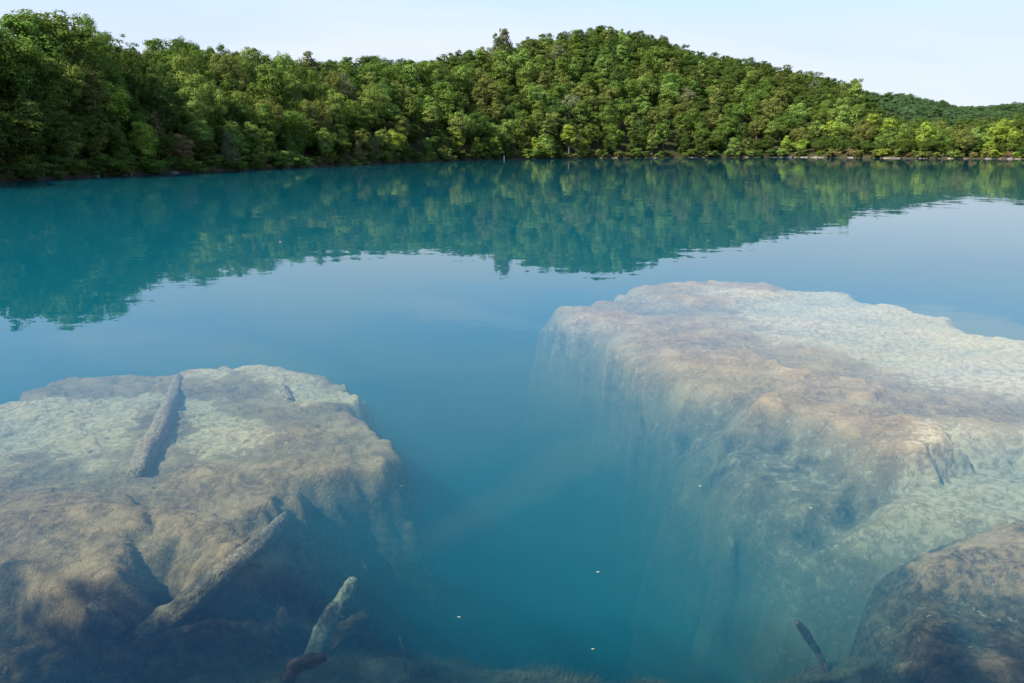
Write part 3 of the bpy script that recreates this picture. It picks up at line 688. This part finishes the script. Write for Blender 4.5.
# the rest of the wood: blue-noise over the slopes
def scatter():
    pts = []; cell = {}
    def ok(x, y, r):
        ci, cj = int(x//12), int(y//12)
        for i in range(ci-1, ci+2):
            for j in range(cj-1, cj+2):
                for (a, b, q) in cell.get((i, j), ()):
                    if (a-x)**2+(b-y)**2 < ((r+q)*0.5)**2: return False
        return True
    for t_ in trees:
        if t_['form'] not in ('shrub', 'sparse'):
            cell.setdefault((int(t_['x']//12), int(t_['y']//12)), []).append((t_['x'], t_['y'], max(3.5, t_['w']*0.4)))
    r = random.Random(5)
    for k in range(60000):
        px = r.uniform(-140, 1150); S = float(S_of(px)); w = float(np.interp(px, ridge['px'], ridge['w']))
        t0 = r.random(); inland = 1.5 + t0*(w+22)
        if r.random() > (S+inland)/(S+w+22): continue
        D = S+inland; az = float(az_of_px(px)); x, y = D*math.sin(az), D*math.cos(az)
        nearw = S < 230
        size = r.uniform(0.7, 1.3)*(6.6 if nearw else 10.4)
        if inland < 10: size *= 0.7
        if not ok(x, y, size): continue
        cell.setdefault((int(x//12), int(y//12)), []).append((x, y, size))
        pts.append((x, y, px, inland, D, size, t0*(w+22)/w))
    return pts
for (x, y, px, inland, D, size, tt) in scatter():
    z = float(ground_z(np.array(x), np.array(y)))
    u = random.random(); edge = inland < 10
    th = float(np.interp(px, ridge['px'], ridge['th']))
    h = th*random.uniform(0.74, 1.08)*(0.62 if edge else 1.0)*(0.85 if tt < .3 else 1)
    if tt > 0.9: h = min(h, th*1.0)
    form = 'low' if edge and u < 0.8 else 'broad'
    if edge and u < 0.16: form = 'cone'
    elif u > 0.62: form = 'tall'
    v = random.random(); left = px < 200; far_right = px > 830
    clus = float(fbm(np.array(x/26.), np.array(y/26.), 2))
    if left: spec = 'dark green' if v < 0.52 else 'mid green' if v < 0.82 else 'light green' if v < 0.93 else 'olive green'
    elif far_right: spec = 'bright yellow-green' if v < 0.30 else 'light green' if v < 0.62 else 'olive green' if v < 0.82 else 'mid green'
    else: spec = 'mid green' if v + clus*0.6 < 0.40 else 'olive green' if v < 0.56 else 'dark green' if v < 0.72 else 'light green' if v < 0.97 else 'grey-green'
    if edge and random.random() < 0.4: spec = random.choice(['bright yellow-green', 'light green'])
    wid = min(size/(0.56 if form in ('broad', 'low') else 0.42)*1.12, h*1.25)
    trees.append(dict(x=x, y=y, z=z-0.2, h=h, w=wid, form=form, spec=spec, desc=None, px=px, D=D, inland=inland, tt=tt, sp=False))
# which ones show: paint discs front to back into a coarse buffer
buf = np.zeros((683, 1024), np.int32)
order = sorted(range(len(trees)), key=lambda i: trees[i]['D'])
for i in order:
    t_ = trees[i]
    cx, cyp = proj(t_['x'], t_['y'], t_['z']+t_['h']*0.62); _, yt = proj(t_['x'], t_['y'], t_['z']+t_['h'])
    hw = t_['w']*(0.30 if t_['form'] in ('broad', 'low', 'shrub') else 0.19)*F/t_['D']; hh = (cyp-yt)*0.95
    t_['cx'], t_['cy'], t_['yt'], t_['vis'] = float(cx), float(cyp), float(yt), 0
    x0, x1, y0, y1 = int(cx-hw), int(cx+hw)+1, int(cyp-hh), int(cyp+hh)+1
    x0, x1, y0, y1 = max(x0, 0), min(x1, 1024), max(y0, 0), min(y1, 683)
    if x1 <= x0 or y1 <= y0: continue
    sub = buf[y0:y1, x0:x1]; yy, xx = np.mgrid[y0:y1, x0:x1]
    inside = ((xx-cx)/hw)**2 + ((yy-cyp)/max(hh, 1))**2 < 1
    new = inside & (sub == 0); t_['vis'] = int(new.sum()); sub[new] = i+1
reg = [t_ for t_ in trees if not t_['sp']]
reg.sort(key=lambda t_: -t_['vis'])
n_sp = len(trees) - len(reg)
indiv = [t_ for t_ in reg[:296-n_sp] if t_['vis'] > 0]; rest = [t_ for t_ in reg if not any(t_ is q for q in indiv)] if len(reg) < 50 else reg[len(indiv):]
print('trees', len(trees), 'individual', len(indiv)+n_sp, 'rest', len(rest), 'least visible', indiv[-1]['vis'], 'rest seen', sum(1 for q in rest if q['vis'] > 15))

# labels: colour and build, height on the slope, and what it stands below or beside
LAND = [(-999, 30, 'by the left edge'), (30, 62, 'left of the tallest left skyline tree'), (62, 95, 'below the tallest left skyline tree'), (95, 125, 'beside the lone bright left tree'), (125, 150, 'below the left skyline dip'),
        (150, 185, 'right of the left skyline dip'), (185, 225, 'above the brown-tinged left waterline tree'), (225, 262, 'left of the slender skyline treetop'), (262, 300, 'just before the slender skyline treetop'), (300, 340, 'below the slender skyline treetop'),
        (340, 375, 'above the narrow brown waterline cedar'), (375, 410, 'above the bright waterline tree'), (410, 445, 'where the skyline starts to rise'), (445, 485, 'left of the twin treetops'), (485, 520, 'below the twin treetops'),
        (520, 555, 'above the pointed waterline tree'), (555, 590, 'left of the hilltop'), (590, 625, 'straight below the hilltop'), (625, 660, 'right of the hilltop'), (660, 700, 'below the first skyline step down'),
        (700, 735, 'left of the small dark skyline treetop'), (735, 765, 'below the small dark skyline treetop'), (765, 800, 'below the dark round skyline treetop'), (800, 830, 'above the right waterline stones'), (830, 865, 'below the pale feathery skyline tree'),
        (865, 900, 'left of the far ridge dip'), (900, 940, 'around the bright pointed right tree'), (940, 985, 'behind the olive right waterline tree'), (985, 9999, 'by the right edge')]
def band(t_):
    f = t_['inland']/float(np.interp(t_['px'], ridge['px'], ridge['w']))
    return 'at the waterline' if t_['inland'] < 9 else 'low on the slope' if f < .3 else 'midway up the slope' if f < .6 else 'high on the slope' if f < .86 else 'on the skyline'
groups = {}
for t_ in indiv:
    place = next(s for a, b, s in LAND if a <= t_['cx'] < b)
    kind = {'low': 'low-branched tree', 'broad': 'round-crowned tree', 'tall': 'upright tree', 'cone': 'pointed cedar'}[t_['form']]
    t_['lab'] = f"{t_['spec']} {kind} {band(t_)}, {place}"
    groups.setdefault(t_['lab'], []).append(t_)
for lab, g in groups.items():
    if len(g) == 1: continue
    if len(g) == 2:
        g.sort(key=lambda q: q['cx'])
        a, b = g
        if abs(a['cx']-b['cx']) > 5: a['lab'] = 'left ' + lab; b['lab'] = 'right ' + lab
        else:
            a, b = sorted(g, key=lambda q: q['cy']); a['lab'] = 'upper ' + lab; b['lab'] = 'lower ' + lab
    else:
        g.sort(key=lambda q: q['cx'])
        names = ['leftmost'] + ['second', 'third', 'fourth', 'fifth', 'sixth', 'seventh'][:len(g)-2] + ['rightmost']
        for nme, q in zip(names, g): q['lab'] = (nme + ' ' if nme.endswith('most') else nme + ' from left ') + lab
for t_ in indiv:
    if len(t_['lab'].split()) > 16: t_['lab'] = t_['lab'].replace('-crowned tree', ' tree').replace('halfway ', '').replace(' the ', ' ')
for t_ in [q for q in trees if q['sp']] + indiv:
    lod = 'near' if t_['D'] < 300 or t_['form'] == 'sparse' else 'far'
    lab = t_['desc'] or t_['lab']
    is_shrub = t_['form'] == 'shrub'
    add_tree(t_['x'], t_['y'], t_['z'], t_['h'], t_['w'], t_['form'], t_['spec'], lod, lab, 'bush' if is_shrub else 'tree',
             'bushes along the far waterline' if is_shrub else 'trees of the lakeside wood')

# the wood behind and between, one mass
def far_points():
    P = [(q['x'], q['y'], q['z'], q['h'], q['w']) for q in rest if q['form'] != 'sparse']
    r = random.Random(11)
    for _ in range(1500):          # understorey between the trunks
        px = r.uniform(-120, 1140); S = float(S_of(px)); w = float(np.interp(px, ridge['px'], ridge['w']))
        D = S + 3 + w*r.random()*0.95; az = float(az_of_px(px)); x, y = D*math.sin(az), D*math.cos(az)
        h = r.uniform(4.5, 8.5); P.append((x, y, float(ground_z(np.array(x), np.array(y)))-0.3, h, h*r.uniform(1.0, 1.5)))
    for (D0, D1, pa, pb, sp, hh) in ((600, 900, 780, 1150, 10, 13), (1150, 1450, 850, 1150, 13, 13)):
        cnt = int((D1-D0)*(pb-pa)/F*(D0+D1)/2/(sp*sp)*0.9)
        for _ in range(cnt):
            px = r.uniform(pa, pb); D = r.uniform(D0, D1); az = float(az_of_px(px)); x, y = D*math.sin(az), D*math.cos(az)
            z = float(ground_z(np.array(x), np.array(y))); h = hh*r.uniform(0.8, 1.1)
            P.append((x, y, z-0.3, h, sp*1.9*r.uniform(0.8, 1.2)))
    return np.array(P)
def gn_wood(name, P, protos, color, label, seed):
    me = bpy.data.meshes.new(name); me.vertices.add(len(P)); me.vertices.foreach_set('co', P[:, :3].astype(np.float32).ravel())
    a = me.attributes.new('tree_scale', 'FLOAT_VECTOR', 'POINT'); a.data.foreach_set('vector', np.stack([P[:, 4], P[:, 4], P[:, 3]], -1).astype(np.float32).ravel())
    o = link(name, me); o.color = (*color, 1); tag(o, label, kind='stuff')
    ng = bpy.data.node_groups.new(name, 'GeometryNodeTree'); ng.interface.new_socket('Geometry', in_out='INPUT', socket_type='NodeSocketGeometry'); ng.interface.new_socket('Geometry', in_out='OUTPUT', socket_type='NodeSocketGeometry')
    gi = ng.nodes.new('NodeGroupInput'); go = ng.nodes.new('NodeGroupOutput')
    j = ng.nodes.new('GeometryNodeJoinGeometry')
    for p in protos:
        n = ng.nodes.new('GeometryNodeObjectInfo'); n.inputs['Object'].default_value = p; n.inputs['As Instance'].default_value = True; ng.links.new(n.outputs['Geometry'], j.inputs[0])
    iop = ng.nodes.new('GeometryNodeInstanceOnPoints'); ng.links.new(gi.outputs[0], iop.inputs['Points']); ng.links.new(j.outputs[0], iop.inputs['Instance'])
    iop.inputs['Pick Instance'].default_value = True
    ri = ng.nodes.new('FunctionNodeRandomValue'); ri.data_type = 'INT'; ri.inputs['Min'].default_value = 0
    for s_ in ri.inputs:
        if s_.name == 'Max' and s_.type == 'INT': s_.default_value = len(protos)-1
        if s_.name == 'Min' and s_.type == 'INT': s_.default_value = 0
        if s_.name == 'Seed': s_.default_value = seed
    oi = [s_ for s_ in ri.outputs if s_.type == 'INT'][0]; ng.links.new(oi, iop.inputs['Instance Index'])
    rr = ng.nodes.new('FunctionNodeRandomValue'); rr.data_type = 'FLOAT_VECTOR'; rr.inputs[0].default_value = (0, 0, 0); rr.inputs[1].default_value = (0, 0, 6.28)
    rv = [s_ for s_ in rr.outputs if s_.type == 'VECTOR'][0]; ng.links.new(rv, iop.inputs['Rotation'])
    na = ng.nodes.new('GeometryNodeInputNamedAttribute'); na.data_type = 'FLOAT_VECTOR'; na.inputs['Name'].default_value = 'tree_scale'
    nv = [s_ for s_ in na.outputs if s_.type == 'VECTOR'][0]; ng.links.new(nv, iop.inputs['Scale'])
    ng.links.new(iop.outputs[0], go.inputs[0])
    md = o.modifiers.new('wood', 'NODES'); md.node_group = ng
    return o
protos = []
for k in ('broad', 'tall', 'low'):
    for c, t_ in FORMS[(k, 'far')]: protos.append(bpy.data.objects.new('wood_tree', c))
PW = far_points(); near_rest = PW[:len([q for q in rest if q['form'] != 'sparse'])+1500]; far_rest = PW[len(near_rest):]
gn_wood('background_wood', near_rest, protos, (0.062, 0.092, 0.019), 'dense wood filling in behind the nearer lakeside trees', 3)
gn_wood('far_wood', far_rest, protos, SPEC['hazed green'], 'distant dark green woods on the far ridges at the right', 9)  # haze of the far ridges is put into the leaf colour

# tall trees on the bank behind the viewer: they shade the nearest water
for k, (x, y, h, w, d) in enumerate([(-4.5, -4.0, 21, 12, 'tall bank tree behind the viewer, shading the near water'), (-11, -3.0, 15.5, 11, 'second bank tree left of the one behind the viewer'), (-18, -2.0, 14, 11, 'broad bank tree shading the left rock shelf'),
                                     (-26, -1.0, 13, 12, 'outermost bank tree on the left near shore'), (2.5, -5.5, 22, 12, 'bank tree to the right behind the viewer'), (-8, -6.0, 19, 12, 'bank tree standing back from the shore, left behind the viewer')]):
    add_tree(x, y, float(bank_z(np.array(x*1.0), np.array(y*1.0)))-0.2, h, w, 'broad', 'mid green', 'near', d, 'tree', 'trees on the near bank')
# shrubs along the far waterline
r_ = random.Random(21)
shr = []
for k in range(92):
    px = 4 + k*11.15 + r_.uniform(-4, 4); D = float(S_of(px)) + r_.uniform(0.0, 1.6); az = float(az_of_px(px)); x, y = D*math.sin(az), D*math.cos(az)
    z = float(ground_z(np.array(x), np.array(y))); h = r_.uniform(2.0, 4.2)*(0.8 if D < 200 else 1.1); w = h*r_.uniform(1.2, 1.9)
    spec = r_.choice(['dark green', 'mid green', 'mid green'] if px < 230 else ['mid green', 'olive green', 'light green', 'dark green'] if px < 830 else ['bright yellow-green', 'light green', 'olive green', 'brownish'])
    place = next(s for a, b, s in LAND if a <= px < b)
    shr.append([x, y, z, h, w, spec, D, f"low {spec} bush overhanging the waterline, {place}"])
seen = {}
for s_ in shr: seen.setdefault(s_[7], []).append(s_)
for lab, g in seen.items():
    if len(g) > 1:
        for nme, q in zip({2: ['left', 'right'], 3: ['leftmost', 'middle', 'rightmost']}.get(len(g), ['leftmost', 'second', 'third', 'rightmost', 'last']), g): q[7] = nme + ' ' + lab
for x, y, z, h, w, spec, D, lab in shr:
    add_tree(x, y, min(z, 0.5) - 0.16*h, h*1.2, w*1.15, 'shrub', spec, 'near' if D < 300 else 'far', lab, 'bush', 'bushes along the far waterline')

# pale stones at the far waterline
def rock_me(seed, s):
    import bmesh
    bm = bmesh.new(); bmesh.ops.create_icosphere(bm, subdivisions=2, radius=1)
    r = random.Random(seed)
    from mathutils import noise as mn
    for v in bm.verts:
        n = mn.noise(v.co*1.4 + Vector((seed*3.7, 0, 0))); v.co *= 1 + 0.45*n
        v.co = Vector((v.co.x*s[0], v.co.y*s[1], v.co.z*s[2]))
    me = bpy.data.meshes.new('shore_rock'); bm.to_mesh(me); bm.free(); return me
for k, (px, wpx, hpx, d) in enumerate([(94, 7, 3, 'pale flat stone at the foot of the left woods'), (120, 9, 2.5, 'long pale stone at the waterline below the left skyline dip'), (127, 6, 3, 'small pale stone beside the long one on the left shore'),
        (172, 11, 2.5, 'reddish-grey flat rock at the waterline under the brown-tinged tree'), (617, 5, 1.8, 'small white stone at the waterline right of the hilltop'), (697, 4, 1.6, 'leftmost pale stone along the right waterline'),
        (759, 6, 2, 'bright white stone at the right waterline'), (777, 16, 2, 'long grey rock beside the bright white stone'), (790, 12, 2.4, 'grey rock left of the sandy patch at the right waterline'),
        (806, 12, 2, 'tan rock below the bright little tree'), (817, 8, 2.4, 'orange-tan rock right of the bright little tree'), (853, 10, 2.2, 'cream rock at the end of the dark shoreline'),
        (898, 16, 2.2, 'long cream rock under the pale woods on the right'), (992, 13, 2.8, 'pinkish rock under the large tree at the right edge'), (1012, 8, 2.4, 'small pale rock at the right edge of the shore')]):
    D = float(S_of(px)) - 0.3; az = float(az_of_px(px)); s = F/D
    o = link('shore_rock', rock_me(k, (wpx/s/2.6, wpx/s/4, hpx/s/2.4)), mats=[M_stone]); o.location = (D*math.sin(az), D*math.cos(az), 0.05)
    tag(o, d, 'rock', 'stones along the far waterline')
# small white marker post on the far shore
D = float(S_of(504))-0.6; az = float(az_of_px(504))
V, Fq = tube([(0, 0, -0.6), (0, 0, 0.6), (0, 0, 1.5)], [0.28, 0.26, 0.24], seg=10, rough=0.0)
o = link('marker_post', npmesh('marker_post', V, Fq), mats=[M_white]); o.location = (D*math.sin(az), D*math.cos(az), 0); tag(o, 'tiny white post at the waterline below the twin treetops', 'post')

# scraps floating on the water
for k, (px, py, d) in enumerate([(598, 572, 'white speck of leaf floating over the deep middle water'), (459, 617, 'tiny pale leaf floating left of the middle near the bottom'), (593, 649, 'tiny pinkish leaf floating near the bottom middle'),
                                 (700, 486, 'small pale leaf floating beside the pale flank of the right shelf'), (402, 486, 'orange leaf floating at the right end of the left shelf'), (280, 242, 'tiny white leaf floating on the tree reflections'),
                                 (933, 481, 'small white leaf floating above the pale tongue of the right shelf'), (811, 508, 'tiny pale leaf floating over the green slope right of centre')]):
    x, y = at(px, py, 0.004); s = 0.0028*math.hypot(float(x), float(y))**0.8
    r = random.Random(k); n = 7; V = []
    for i in range(n):
        a = 2*math.pi*i/n; q = s*(0.6+0.5*r.random()); V.append((math.cos(a)*q*1.5, math.sin(a)*q*0.8, 0.004 + 0.3*s*r.random()))
    V.append((0, 0, 0.006)); me = bpy.data.meshes.new('floating_leaf'); me.from_pydata(V, [], [(i, (i+1) % n, n) for i in range(n)]); me.update()
    o = link('floating_leaf', me, mats=[M_leafy if k != 4 else M_log]); o.location = (float(x), float(y), 0); tag(o, d, 'leaf', 'scraps floating on the water')
